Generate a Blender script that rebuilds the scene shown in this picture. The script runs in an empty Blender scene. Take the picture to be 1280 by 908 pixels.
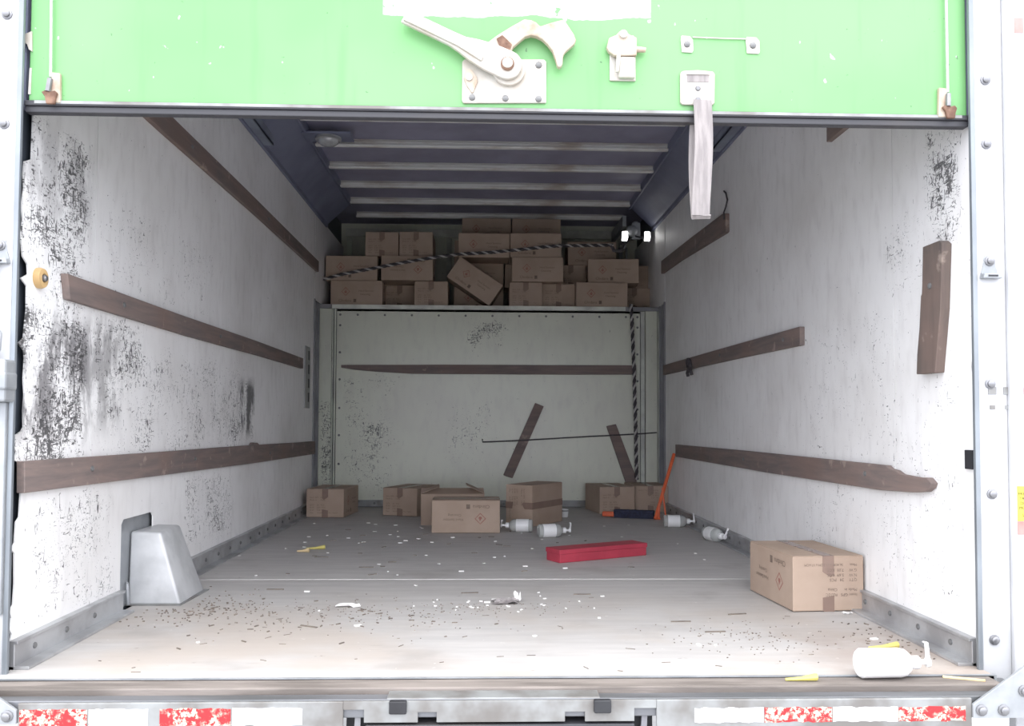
import bpy, bmesh, math, random
from mathutils import Vector, Matrix
random.seed(7)
SC = bpy.context.scene
COL = SC.collection
rad = math.radians

# ------------------------------------------------------------------ camera
def cam_rot(yaw, pitch, roll):
    cy, sy, cp, sp = math.cos(yaw), math.sin(yaw), math.cos(pitch), math.sin(pitch)
    r = Vector((cy, -sy, 0)); f = Vector((sy*cp, cy*cp, sp)); u = r.cross(f)
    c, s = math.cos(roll), math.sin(roll)
    r2 = c*r + s*u; u2 = -s*r + c*u
    return Matrix((r2, u2, -f)).transposed()
cd = bpy.data.cameras.new('camera')
cd.sensor_fit = 'HORIZONTAL'; cd.sensor_width = 36.0; cd.lens = 1100.78/1280*36
cd.shift_y = (485.69-454)/1280; cd.clip_start = 0.05; cd.clip_end = 500
cam = bpy.data.objects.new('camera', cd); COL.objects.link(cam)
cam.matrix_world = Matrix.Translation((-0.0475, -2.1523, 0.5988)) @ cam_rot(.0327, .038, .0046).to_4x4()
SC.camera = cam

# ------------------------------------------------------------------ world: bright overcast daylight
wd = bpy.data.worlds.new('overcast_sky'); SC.world = wd; wd.use_nodes = True
nt = wd.node_tree; bg = nt.nodes['Background']
tc = nt.nodes.new('ShaderNodeTexCoord'); sx = nt.nodes.new('ShaderNodeSeparateXYZ')
mr = nt.nodes.new('ShaderNodeMapRange'); mr.inputs['From Min'].default_value = 0; mr.inputs['From Max'].default_value = 1
mx = nt.nodes.new('ShaderNodeMix'); mx.data_type = 'RGBA'
mx.inputs['A'].default_value = (.56, .58, .66, 1); mx.inputs['B'].default_value = (1.0, 1.0, 1.0, 1)   # overcast: zenith brighter than the horizon
nt.links.new(tc.outputs['Generated'], sx.inputs[0]); nt.links.new(sx.outputs['Z'], mr.inputs['Value'])
nt.links.new(mr.outputs[0], mx.inputs['Factor']); nt.links.new(mx.outputs['Result'], bg.inputs['Color'])
bg.inputs['Strength'].default_value = 1.8

SC.view_settings.view_transform = 'Standard'; SC.view_settings.look = 'None'
SC.view_settings.gamma = 1.0; SC.view_settings.use_curve_mapping = False
SC.view_settings.exposure = 1.68
try:
    SC.cycles.max_bounces = 12; SC.cycles.diffuse_bounces = 8; SC.cycles.glossy_bounces = 4; SC.cycles.transmission_bounces = 6
except Exception: pass

# ------------------------------------------------------------------ materials
def lin(c):
    if isinstance(c, str):
        c = c.lstrip('#'); c = [int(c[i:i+2], 16)/255 for i in (0, 2, 4)]
        c = [x/12.92 if x <= .04045 else ((x+.055)/1.055)**2.4 for x in c]
    return (c[0], c[1], c[2], 1.0)
class NT:
    def __init__(s, name):
        s.m = bpy.data.materials.new(name); s.m.use_nodes = True
        s.t = s.m.node_tree; s.p = s.t.nodes['Principled BSDF']
        s.co = s.n('ShaderNodeTexCoord').outputs['Object']; s._xyz = None
    def n(s, t, **k):
        x = s.t.nodes.new(t)
        for a, b in k.items(): setattr(x, a, b)
        return x
    def link(s, a, b): s.t.links.new(a, b)
    def put(s, sock, v):
        if isinstance(v, bpy.types.NodeSocket): s.link(v, sock)
        elif v is not None: sock.default_value = v
    def math(s, op, a, b=None, c=None, clamp=False):
        x = s.n('ShaderNodeMath', operation=op); x.use_clamp = clamp
        s.put(x.inputs[0], a); s.put(x.inputs[1], b)
        if c is not None: s.put(x.inputs[2], c)
        return x.outputs[0]
    def mapping(s, scale=(1,1,1), rot=(0,0,0), loc=(0,0,0)):
        x = s.n('ShaderNodeMapping'); s.link(s.co, x.inputs[0])
        x.inputs['Scale'].default_value = scale; x.inputs['Rotation'].default_value = rot; x.inputs['Location'].default_value = loc
        return x.outputs[0]
    def noise(s, scale=5, detail=3, vec=None, rough=.55, dist=0):
        x = s.n('ShaderNodeTexNoise'); s.link(vec or s.co, x.inputs['Vector'])
        x.inputs['Scale'].default_value = scale; x.inputs['Detail'].default_value = detail
        x.inputs['Roughness'].default_value = rough; x.inputs['Distortion'].default_value = dist
        return x.outputs['Fac']
    def ramp(s, v, a, b, lo=0, hi=1, smooth=True):
        x = s.n('ShaderNodeMapRange'); x.interpolation_type = 'SMOOTHSTEP' if smooth else 'LINEAR'
        s.put(x.inputs['Value'], v); x.inputs['From Min'].default_value = a; x.inputs['From Max'].default_value = b
        x.inputs['To Min'].default_value = lo; x.inputs['To Max'].default_value = hi
        return x.outputs[0]
    def mix(s, f, a, b):
        x = s.n('ShaderNodeMix'); x.data_type = 'RGBA'
        s.put(x.inputs['Factor'], f)
        for nm, v in (('A', a), ('B', b)):
            s.put(x.inputs[nm], v if isinstance(v, bpy.types.NodeSocket) else lin(v))
        return x.outputs['Result']
    def xyz(s):
        if s._xyz is None:
            x = s.n('ShaderNodeSeparateXYZ'); s.link(s.co, x.inputs[0]); s._xyz = x.outputs
        return s._xyz
    def band(s, v, a, b, soft):
        return s.math('MULTIPLY', s.ramp(v, a-soft, a+soft), s.ramp(v, b-soft, b+soft, 1, 0))
    def rect(s, ax, a0, a1, bx, b0, b1, soft=.04):
        return s.math('MULTIPLY', s.band(ax, a0, a1, soft), s.band(bx, b0, b1, soft))
    def bump(s, h, strength=.2, dist=.01):
        x = s.n('ShaderNodeBump'); x.inputs['Strength'].default_value = strength; x.inputs['Distance'].default_value = dist
        s.link(h, x.inputs['Height']); s.link(x.outputs[0], s.p.inputs['Normal'])
    def done(s, col=None, rough=.6, metal=0):
        if col is not None: s.put(s.p.inputs['Base Color'], col if isinstance(col, bpy.types.NodeSocket) else lin(col))
        s.put(s.p.inputs['Roughness'], rough); s.p.inputs['Metallic'].default_value = metal
        return s.m
def simple(name, c1, c2=None, scale=12, rough=.6, metal=0, stretch=(1,1,1), bump=0, bscale=60, lo=.35, hi=.65, spec=None):
    s = NT(name)
    if c2 is None: c2 = tuple(x*.8 for x in lin(c1)[:3])
    f = s.ramp(s.noise(scale, 4, s.mapping(stretch)), lo, hi)
    if bump: s.bump(s.noise(bscale, 3, s.mapping(stretch)), bump, .004)
    if spec is not None: s.p.inputs['Specular IOR Level'].default_value = spec
    return s.done(s.mix(f, c1, c2), rough, metal)

def wall_mat(name, base, boxes, drips=(), smears=(), general=.0, ax=1, rough=.38, seed=0.):
    """white lining with dark scuffs: boxes = (a0,a1,z0,z1,strength) in the plane axis ax / Z"""
    s = NT(name); P = s.xyz(); A, Z = P[ax], P[2]
    dens = None
    for a0, a1, z0, z1, k in boxes:
        m = s.math('MULTIPLY', s.rect(A, a0, a1, Z, z0, z1, .05), k)
        dens = m if dens is None else s.math('MAXIMUM', dens, m)
    dens = s.math('ADD', dens, general)
    mod = s.ramp(s.noise(5.5, 2, s.mapping(loc=(seed, 3, 1))), .3, .7, .5, 1.1)
    dens = s.math('MULTIPLY', dens, mod)
    st = [1, 1, 1]
    def layer(sc, rot, loc, thr, soft=.03, dist=1.3):
        v = s.mapping(sc, rot, loc)
        n = s.noise(1.0, 4, v, .6, dist)
        return s.ramp(s.math('ADD', n, s.math('MULTIPLY', dens, .3)), thr, thr+soft)
    if ax == 1: sc1, sc2, sc3, r3 = (1, 90, 30), (1, 60, 60), (1, 25, 110), (rad(38), 0, 0)
    else:       sc1, sc2, sc3, r3 = (90, 1, 26), (60, 1, 60), (25, 1, 110), (0, rad(38), 0)
    f = layer(sc1, (0, 0, 0), (seed, .3, .7), .735)
    f = s.math('MAXIMUM', f, layer(sc2, (0, 0, 0), (seed, 2.3, 4.7), .745))
    f = s.math('MAXIMUM', f, layer(sc3, r3, (seed, 7.3, 1.7), .755))
    f = s.math('MAXIMUM', f, s.math('MULTIPLY', layer(sc3, tuple(-x for x in r3), (seed, 9.1, 3.7), .77), .8))
    grime = s.ramp(s.noise(2.2, 4, s.mapping(loc=(seed, 0, 0))), .35, .8)
    fine = s.ramp(s.noise(22, 3, s.mapping((1, 1, .35))), .45, .8)
    col = s.mix(s.math('MULTIPLY', grime, .35), base, (.50, .47, .44))
    col = s.mix(s.math('MULTIPLY', fine, .22), col, (.42, .40, .39))
    for a0, a1, z0, z1, k in smears:
        m = s.rect(A, a0, a1, Z, z0, z1, .06)
        n = s.ramp(s.noise(9, 5, s.mapping((1, 1, .5) if ax else (1, 1, .5), loc=(seed, 5, 2)), .7), .42, .6)
        col = s.mix(s.math('MULTIPLY', s.math('MULTIPLY', m, n), k), col, (.13, .125, .13))
    col = s.mix(s.math('MULTIPLY', f, .92), col, (.055, .054, .056))
    s.bump(s.noise(3, 2), .08, .02)
    return s.done(col, rough)

M = {}
M['wall_left'] = wall_mat('wall_left_lining', (.86, .855, .85),
    [(-.1, .40, 1.0, 1.38, .52), (-.1, .40, .44, .90, .60), (.43, .82, .58, .92, .42), (1.85, 2.25, .50, .80, .50), (.1, .62, .05, .40, .30), (1.25, 1.9, .1, .38, .36), (.45, 2.1, .47, .84, .33), (-.1,.40,.85,1.05,.38), (.5, 1.6, 1.0, 1.3, .18)],
    smears=[(-.05, .43, .56, .86, .85), (.43, .62, .58, .9, .6), (1.98, 2.24, .55, .77, 1.6), (-.05, .40, 1.12, 1.36, .35)], general=.12, seed=1.3, rough=.5)
M['wall_right'] = wall_mat('wall_right_lining', (.86, .855, .85),
    [(.06, .24, 1.06, 1.42, .58), (.1, .5, .98, 1.2, .30), (.1, 1.2, .1, .95, .19), (.8, 1.1, .05, .2, .36)],
    smears=[(.02, .10, .30, .38, .35)], general=.10, seed=5.1, rough=.5)
M['bulkhead'] = wall_mat('bulkhead_panel', (.64, .655, .55),
    [(-.16, .1, 1.10, 1.32, .44), (-1.03, -.66, .1, .92, .30), (-.88, -.72, .08, .60, .44), (-.3, 0, .3, .72, .28), (-1.2, -1.08, .1, .75, .46)],
    general=.12, ax=0, seed=2.7, rough=.3)
M['bulk_trim'] = simple('bulkhead_trim', (.62, .65, .56), (.45, .46, .42), 6, .45)
M['bulk_cap'] = simple('bulkhead_cap', (.72, .74, .66), (.5, .5, .46), 6, .45)
M['skin'] = simple('painted_steel_skin', (.06, .072, .09), (.045, .052, .065), 6, .5)
M['grey_steel'] = simple('grey_corner_steel', (.28, .28, .29), (.20, .20, .22), 5, .5)
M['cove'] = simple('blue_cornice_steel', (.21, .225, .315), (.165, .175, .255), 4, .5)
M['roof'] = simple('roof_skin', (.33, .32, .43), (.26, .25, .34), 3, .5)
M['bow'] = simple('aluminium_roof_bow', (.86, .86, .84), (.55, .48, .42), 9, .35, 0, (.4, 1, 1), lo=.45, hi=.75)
M['alu'] = simple('dull_aluminium', (.55, .56, .57), (.38, .38, .39), 8, .42, .55, bump=.08)
M['galv'] = simple('galvanised_steel', (.36, .375, .39), (.27, .285, .30), 10, .45, .25, bump=.06)
M['galv_worn'] = simple('worn_galvanised_steel', (.30, .31, .31), (.17, .16, .15), 7, .5, .3, bump=.1)
M['sill'] = simple('scuffed_steel_sill', (.20, .205, .22), (.13, .135, .14), 7, .45, .4, (.3, 2, 1), bump=.1)
M['post'] = simple('white_rear_post_paint', (.50, .505, .515), (.43, .435, .45), 4, .35)
M['silver'] = simple('silver_edge_trim', (.26, .285, .31), (.21, .23, .25), 5, .35, .4)
M['bolt'] = simple('bright_bolt', (.26, .26, .27), (.18, .18, .19), 20, .3, .6)
M['dark_bolt'] = simple('dull_rivet', (.20, .20, .20), (.14, .14, .14), 20, .45, .3)
M['black'] = simple('black_metal', (.025, .026, .03), (.015, .015, .018), 10, .55)
M['rubber'] = simple('dark_door_rail', (.045, .045, .052), (.085, .075, .07), 6, .55, 0, (.3, 1, 1), lo=.5, hi=.8)
M['white_enamel'] = simple('chipped_white_enamel', (.50, .485, .445), (.43, .39, .335), 14, .35)
M['rusty_enamel'] = simple('rust_stained_enamel', (.46, .385, .31), (.27, .15, .085), 18, .45, lo=.45, hi=.8)
M['rust'] = simple('rusty_steel', (.11, .055, .035), (.24, .14, .095), 30, .75, bump=.2)
M['webbing'] = simple('grey_webbing_strap', (.30, .275, .27), (.22, .20, .20), 25, .85, 0, (3, 1, .4), bump=.3, bscale=200)
M['amber'] = simple('amber_rubber', (.62, .42, .20), (.50, .33, .15), 20, .5)
M['cable'] = simple('pale_steel_cable', (.5, .52, .48), (.4, .42, .39), 60, .4)
M['lens'] = simple('lamp_lens', (.55, .56, .58), (.4, .4, .42), 20, .15, .2)
M['white_plastic'] = simple('white_plastic', (.86, .86, .86), (.80, .80, .80), 8, .3)
M['orange'] = simple('orange_plastic', (.80, .16, .06), (.65, .11, .04), 10, .4)
M['navy'] = simple('navy_bristle', (.03, .035, .075), (.02, .022, .045), 60, .8, bump=.4, bscale=200)
M['red_card'] = simple('crimson_card', (.44, .045, .075), (.36, .035, .06), 9, .5)
M['yellow'] = simple('yellow_plastic', (.58, .52, .16), (.52, .45, .12), 20, .45)
M['pale_stick'] = simple('pale_wood_stick', (.75, .60, .35), (.65, .5, .28), 20, .7)
M['tape'] = simple('brown_packing_tape', (.265, .185, .15), (.23, .16, .13), 10, .25)
M['ink'] = simple('grey_brown_print', (.14, .10, .08), (.20, .15, .12), 40, .8)
M['red_ink'] = simple('faded_red_print', (.30, .13, .105), (.36, .19, .155), 40, .8)
M['rope_dark'] = simple('black_rope_strand', (.05, .045, .05), (.08, .07, .075), 60, .85)
M['rope_light'] = simple('white_rope_strand', (.55, .53, .51), (.42, .40, .39), 60, .85)
M['paper'] = simple('white_paper', (.82, .81, .79), (.72, .71, .69), 20, .8)
M['chaff'] = simple('dark_chaff', (.13, .11, .095), (.19, .16, .13), 30, .9)
M['sand'] = simple('brown_grit', (.22, .18, .145), (.12, .10, .085), 30, .9)
M['dirty_wood'] = simple('dirty_sill_wood', (.24, .21, .19), (.13, .112, .10), 9, .8, 0, (.3, 2, 2), bump=.3)
M['asphalt'] = simple('pale_asphalt', (.38, .38, .38), (.30, .30, .30), 3, .9, bump=.3)
M['yellow_sticker'] = simple('yellow_sticker', (.55, .50, .07), (.52, .46, .06), 8, .5)
M['red_sticker'] = simple('faded_red_sticker', (.42, .12, .10), (.48, .26, .24), 8, .5)
M['sticker_ink'] = simple('sticker_ink', (.02, .018, .008), (.03, .026, .012), 30, .6)
M['track_steel'] = simple('blue_track_steel', (.24, .27, .34), (.18, .20, .26), 5, .45)
M['pale_galv'] = simple('pale_galvanised_sheet', (.58, .59, .60), (.46, .47, .48), 9, .42, .15, bump=.06)
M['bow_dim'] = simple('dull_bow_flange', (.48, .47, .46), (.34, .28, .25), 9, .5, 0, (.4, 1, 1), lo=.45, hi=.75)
M['e_track'] = simple('grey_track_strip', (.33, .33, .33), (.25, .25, .26), 8, .45, .3)

def m_wood(name, c1, c2, ax):
    s = NT(name)
    st = [18, 18, 18]; st[ax] = 1.6
    g = s.noise(1.6, 6, s.mapping(tuple(st)), .65, .4)
    big = s.noise(3.5, 3)
    col = s.mix(s.ramp(g, .3, .7), c1, c2)
    col = s.mix(s.ramp(big, .42, .72, 0, .6), col, (.20, .135, .112))
    worn = s.ramp(s.noise(14, 4), .62, .72)
    col = s.mix(s.math('MULTIPLY', worn, .55), col, (.40, .33, .28))
    s.bump(g, .35, .004)
    return s.done(col, .78)
M['board_y'] = m_wood('weathered_board_along', (.23, .175, .155), (.145, .120, .115), 1)
M['board_x'] = m_wood('weathered_board_across', (.23, .175, .155), (.145, .120, .115), 0)
M['board_z'] = m_wood('weathered_board_upright', (.145, .112, .096), (.09, .074, .068), 2)
M['board_grey'] = m_wood('grey_weathered_board', (.15, .135, .125), (.08, .075, .073), 1)

def m_floor():
    s = NT('dirty_plywood_floor'); X, Y, Z = s.xyz()[0], s.xyz()[1], s.xyz()[2]
    g = s.noise(2.5, 6, s.mapping((1.2, 9, 1)), .6, .2)
    big = s.noise(1.3, 5, None, .6)
    col = s.mix(s.ramp(g, .3, .7), (.50, .482, .468), (.43, .415, .405))
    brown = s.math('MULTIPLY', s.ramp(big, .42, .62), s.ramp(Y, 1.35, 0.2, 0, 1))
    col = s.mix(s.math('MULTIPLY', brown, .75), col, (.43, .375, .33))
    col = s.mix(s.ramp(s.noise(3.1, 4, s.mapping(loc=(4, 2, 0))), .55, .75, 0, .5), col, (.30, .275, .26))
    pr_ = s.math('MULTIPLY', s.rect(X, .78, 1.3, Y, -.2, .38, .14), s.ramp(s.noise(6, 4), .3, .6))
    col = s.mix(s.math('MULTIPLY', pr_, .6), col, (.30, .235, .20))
    spots = s.ramp(s.noise(26, 4, s.mapping((.7, 1.3, 1)), .6), .68, .74)
    col = s.mix(s.math('MULTIPLY', spots, .6), col, (.14, .11, .09))
    scr = s.ramp(s.noise(1, 3, s.mapping((7, 130, 1)), .6), .66, .72)
    col = s.mix(s.math('MULTIPLY', scr, .35), col, (.20, .16, .13))
    pale = s.ramp(s.noise(40, 3, s.mapping(loc=(1, 7, 0))), .70, .74)
    col = s.mix(s.math('MULTIPLY', pale, .5), col, (.7, .68, .64))
    s.bump(g, .25, .004)
    return s.done(col, .62)
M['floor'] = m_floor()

def m_green():
    s = NT('sun_faded_green_door_paint'); X, Y, Z = s.xyz()[0], s.xyz()[1], s.xyz()[2]
    streak = s.noise(1, 4, s.mapping((14, 1, 1.2)), .6)
    col = s.mix(s.ramp(s.noise(1.6, 3), .35, .65), (.135, .35, .125), (.165, .38, .15))
    col = s.mix(s.ramp(streak, .55, .75, 0, .5), col, (.105, .315, .10))
    chips = s.ramp(s.noise(60, 3), .70, .715)
    col = s.mix(s.math('MULTIPLY', chips, .7), col, (.05, .09, .05))
    chip2 = s.ramp(s.noise(38, 2, s.mapping((1, 1, .7), loc=(3, 1, 8))), .715, .725)
    col = s.mix(s.math('MULTIPLY', chip2, .7), col, (.45, .5, .44))
    edge = s.math('MULTIPLY', s.math('SUBTRACT', s.noise(9, 4), .5), .035)
    zz = s.math('ADD', Z, edge)
    pt = s.math('MULTIPLY', s.band(X, -.30, .365, .003), s.ramp(zz, 1.604, 1.607))
    hole = s.ramp(s.noise(17, 3, s.mapping(loc=(7, 7, 1))), .66, .68, 1, 0)
    col = s.mix(s.math('MULTIPLY', pt, hole), col, (.55, .56, .55))
    return s.done(col, .42)
M['green'] = m_green()

def m_reflect(name, red):
    s = NT(name)
    n = s.ramp(s.noise(70, 5, None, .7), .46, .54)
    big = s.ramp(s.noise(24, 4, s.mapping(loc=(3, 1, 2))), .40, .52)
    if red: col = s.mix(s.math('MULTIPLY', n, big), (.38, .02, .025), (.62, .56, .45))
    else:   col = s.mix(s.ramp(s.noise(60, 4), .64, .70), (.60, .60, .61), (.30, .31, .31))
    return s.done(col, .4)
M['tape_red'] = m_reflect('worn_red_reflective_tape', True)
M['tape_white'] = m_reflect('worn_white_reflective_tape', False)

def m_card():
    s = NT('corrugated_cardboard')
    flute = s.n('ShaderNodeTexWave'); s.link(s.co, flute.inputs['Vector']); flute.inputs['Scale'].default_value = 40
    flute.inputs['Distortion'].default_value = .3; flute.bands_direction = 'X'
    col = s.mix(s.ramp(s.noise(6, 4), .3, .7), (.375, .28, .215), (.425, .325, .255))
    s.bump(flute.outputs['Fac'], .04, .002)
    return s.done(col, .75)
M['card'] = m_card()
def m_glow():
    s = NT('lit_lamp'); s.p.inputs['Emission Color'].default_value = (1, .99, .97, 1); s.p.inputs['Emission Strength'].default_value = 2.2
    return s.done((.9, .9, .9), .3)
M['glow'] = m_glow()
def m_clear():
    s = NT('cloudy_clear_plastic'); s.p.inputs['Transmission Weight'].default_value = .55; s.p.inputs['IOR'].default_value = 1.3
    return s.done((.72, .74, .72), .25)
M['clear'] = m_clear()

# ------------------------------------------------------------------ mesh builder
class MB:
    def __init__(s): s.v = []; s.f = []
    def add(s, vs, fs, mtx=None):
        o = len(s.v)
        s.v += [tuple(mtx @ Vector(v)) if mtx else tuple(v) for v in vs]
        s.f += [tuple(i+o for i in f) for f in fs]; return s
    def box(s, x0, x1, y0, y1, z0, z1, mtx=None):
        vs = [(x, y, z) for x in (x0, x1) for y in (y0, y1) for z in (z0, z1)]
        return s.add(vs, [(0,1,3,2), (4,6,7,5), (0,4,5,1), (2,3,7,6), (0,2,6,4), (1,5,7,3)], mtx)
    def prism(s, pts, axis, a, b, mtx=None):
        """polygon in the two other axes, extruded along axis from a to b"""
        def P(u, w, t): return ((t, u, w), (u, t, w), (u, w, t))[axis]
        n = len(pts)
        vs = [P(u, w, a) for u, w in pts] + [P(u, w, b) for u, w in pts]
        fs = [tuple(range(n))[::-1], tuple(range(n, 2*n))] + [(i, (i+1) % n, n+(i+1) % n, n+i) for i in range(n)]
        return s.add(vs, fs, mtx)
    def lathe(s, prof, n=20, mtx=None):
        """profile (r, z) revolved about Z"""
        vs = []; fs = []
        for r, z in prof:
            for i in range(n):
                t = 2*math.pi*i/n; vs.append((r*math.cos(t), r*math.sin(t), z))
        for k in range(len(prof)-1):
            for i in range(n):
                j = (i+1) % n; fs.append((k*n+i, k*n+j, (k+1)*n+j, (k+1)*n+i))
        fs.append(tuple(range(n))[::-1]); fs.append(tuple((len(prof)-1)*n+i for i in range(n)))
        return s.add(vs, fs, mtx)
    def tube(s, path, r, n=8, cap=True):
        path = [Vector(p) for p in path]; vs = []; fs = []; N = len(path)
        prev = None
        for k, p in enumerate(path):
            t = (path[min(k+1, N-1)] - path[max(k-1, 0)]).normalized()
            if prev is None:
                a = t.orthogonal().normalized()
            else:
                a = (prev - t*prev.dot(t)).normalized()
            prev = a; b = t.cross(a)
            rr = r[k] if isinstance(r, (list, tuple)) else r
            for i in range(n):
                q = 2*math.pi*i/n; vs.append(tuple(p + rr*(math.cos(q)*a + math.sin(q)*b)))
        for k in range(N-1):
            for i in range(n):
                j = (i+1) % n; fs.append((k*n+i, k*n+j, (k+1)*n+j, (k+1)*n+i))
        if cap: fs.append(tuple(range(n))[::-1]); fs.append(tuple((N-1)*n+i for i in range(n)))
        return s.add(vs, fs)
    def ribbon(s, path, width_vec, th):
        """flat strap: path points, width vector, thickness along path normal"""
        path = [Vector(p) for p in path]; w = Vector(width_vec)/2; N = len(path); vs = []; fs = []
        for k, p in enumerate(path):
            t = (path[min(k+1, N-1)] - path[max(k-1, 0)]).normalized(); nn = t.cross(w).normalized()*th/2
            vs += [tuple(p-w-nn), tuple(p+w-nn), tuple(p+w+nn), tuple(p-w+nn)]
        for k in range(N-1):
            for i in range(4): j = (i+1) % 4; fs.append((k*4+i, k*4+j, k*4+4+j, k*4+4+i))
        fs += [(3, 2, 1, 0), tuple((N-1)*4+i for i in range(4))]
        return s.add(vs, fs)
    def text(s, body, size, o, ux, uy, align='LEFT'):
        c = bpy.data.curves.new('lettering', 'FONT'); c.body = body; c.size = size; c.align_x = align; c.resolution_u = 2
        ob = bpy.data.objects.new('lettering', c); COL.objects.link(ob)
        dg = bpy.context.evaluated_depsgraph_get(); me = bpy.data.meshes.new_from_object(ob.evaluated_get(dg))
        o, ux, uy = Vector(o), Vector(ux), Vector(uy)
        s.add([tuple(o + ux*v.co.x + uy*v.co.y) for v in me.vertices], [tuple(p.vertices) for p in me.polygons])
        bpy.data.objects.remove(ob); bpy.data.curves.remove(c); bpy.data.meshes.remove(me)
        return s
    def mesh(s, name, mat, bevel=0, smooth=False, flip=True, seg=2):
        me = bpy.data.meshes.new(name); me.from_pydata(s.v, [], s.f); me.validate()
        bm = bmesh.new(); bm.from_mesh(me)
        if flip: bmesh.ops.recalc_face_normals(bm, faces=bm.faces)
        if bevel: bmesh.ops.bevel(bm, geom=[e for e in bm.edges if len(e.link_faces) == 2 and e.calc_face_angle(0) > .5], offset=bevel, segments=seg, affect='EDGES', profile=.5)
        bm.to_mesh(me); bm.free()
        me.materials.append(M[mat])
        if smooth:
            me.shade_smooth(); me.set_sharp_from_angle(angle=rad(38))
        return me
    def build(s, name, mat, parent=None, bevel=0, smooth=False, seg=2, loc=None, rot=None):
        return place(name, s.mesh(name, mat, bevel, smooth, seg=seg), parent, loc, rot)
def place(name, me, parent=None, loc=None, rot=None):
    o = bpy.data.objects.new(name, me); COL.objects.link(o)
    if parent: o.parent = parent
    if loc is not None: o.location = loc
    if rot is not None: o.rotation_euler = rot
    return o
def tag(o, label=None, cat=None, group=None, kind=None):
    if label: o['label'] = label
    if cat: o['category'] = cat
    if group: o['group'] = group
    if kind: o['kind'] = kind
    return o
def empty(name, loc=(0,0,0), rot=(0,0,0)):
    o = bpy.data.objects.new(name, None); COL.objects.link(o); o.location = loc; o.rotation_euler = rot
    o.empty_display_size = .05
    return o
def struct(o, label=None): return tag(o, label, kind='structure')
def box(*a): return MB().box(*a)
def ragged(p0, p1, n, amp, rnd):
    """jittered points from p0 to p1 (exclusive of ends), displaced in the first coordinate"""
    out = []
    for i in range(1, n):
        t = i/n; out.append((p0[0]+(p1[0]-p0[0])*t + rnd.uniform(-amp, amp), p0[1]+(p1[1]-p0[1])*t + rnd.uniform(-.3, .3)*abs(p1[1]-p0[1])/n))
    return out

HW = 1.18          # half width between the linings
L = 4.035          # bulkhead
RZ = 2.15          # underside of the roof bows
BACK = 4.95        # back wall of the attic
AT = 1.415         # attic floor level

# ------------------------------------------------------------------ setting
struct(box(-40, 40, -40, 40, -1.0, -.95).build('ground', 'asphalt'), 'pale grey asphalt ground under the truck')
fl = struct(box(-1.22, 1.22, -.06, L+.02, -.06, -.02).build('floor', 'sill'), 'dusty grey plywood cargo floor strewn with grit')
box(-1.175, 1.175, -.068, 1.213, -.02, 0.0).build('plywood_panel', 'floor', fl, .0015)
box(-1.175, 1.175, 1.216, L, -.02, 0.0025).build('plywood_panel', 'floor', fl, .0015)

# linings, with torn edge towards the door
riv = MB().lathe([(.0085, 0), (.008, .003), (.004, .0055)], 8).mesh('rivet', 'dark_bolt', smooth=True)
bolt_me = MB().lathe([(.013, 0), (.013, .003), (.009, .004), (.009, .009), (.006, .011)], 10).mesh('bolt', 'bolt', smooth=True)
def side(sign):
    nm = 'left' if sign < 0 else 'right'; rnd = random.Random(3 if sign < 0 else 9)
    w = MB(); a, b = sorted((sign*1.2, sign*1.235))
    w.box(a, b, .0, BACK, -.05, 2.22)
    o = struct(w.build('wall_'+nm, 'skin'), 'white %s cargo wall lining %s' % (nm, 'heavily scuffed with black marks near the door' if sign < 0 else 'with a patch of black scratches near the door'))
    mt = 'wall_'+nm
    def panel(pts):
        a, b = sorted((sign*HW, sign*(HW+(.004 if sign < 0 else .016)))); MB().prism(pts, 0, a, b).build('lining_panel', mt, o)
    if sign < 0:
        edge = [(.060, 2.0), (.058, 1.36), (.055, 1.25), (.030, 1.235), (.026, 1.20), (.032, 1.17), (.022, 1.12), (.030, 1.09), (.024, 1.06), (.020, 1.05), (.026, 1.03), (.033, 1.00), (.048, .985),
                (.052, .96), (.028, .945), (.048, .93), (.050, .87), (.046, .85), (.040, .80), (.022, .785), (.042, .77), (.048, .75), (.044, .70), (.050, .66), (.046, .62), (.050, .58), (.040, .57), (.016, .56), (.014, .53), (.028, .52), (.020, .50), (.040, .49),
                (.046, .45), (.040, .36), (.034, .35), (.03, .30), (.016, .285), (.03, .275), (.034, .20), (.030, .15), (.014, .14), (.024, .12), (.012, .10), (.028, .08), (.02, .055)]
        edge = [(y+(.012 if y > .035 else .004), z) for y, z in edge][::-1]
        panel(edge + [(.434, 2.0), (.434, .055)])
        panel([(.437, .055), (.664, .055), (.664, .270), (.680, .285), (.915, .285), (.93, .270), (.93, .055), (1.653, .055), (1.653, 2.0), (.437, 2.0)])
    else:
        pts = [(.004, .055)]; z = .06
        while z < 1.98:
            pts.append((.006 + (rnd.uniform(0, .010) if .4 < z < 1.06 else rnd.uniform(0, .004)) + (.012 if .05 < z < .14 or .72 < z < .77 else 0), z)); z += rnd.uniform(.014, .04)
        panel(pts + [(.008, 2.0), (.434, 2.0), (.434, .055)])
        panel([(.437, .055), (1.653, .055), (1.653, 2.0), (.437, 2.0)])
    panel([(1.656, .055), (2.872, .055), (2.872, 2.0), (1.656, 2.0)])
    panel([(2.875, .055), (3.735, .055), (3.735, 2.0), (2.875, 2.0)])
    panel([(3.76, AT), (BACK-.01, AT), (BACK-.01, 2.0), (3.76, 2.0)])
    # steel corner post between lining and bulkhead
    a, b = sorted((sign*1.172, sign*1.2))
    MB().box(a, b, 3.737, 3.758, 0, AT).build('corner_post', 'grey_steel', o)
    for y in (3.80, 3.90, 3.98):
        a, b = sorted((sign*1.188, sign*1.2)); MB().box(a, b, y, y+.018, 0, AT).build('corner_rib', 'grey_steel', o)
    return o
wl = side(-1); wr = side(1)
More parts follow.
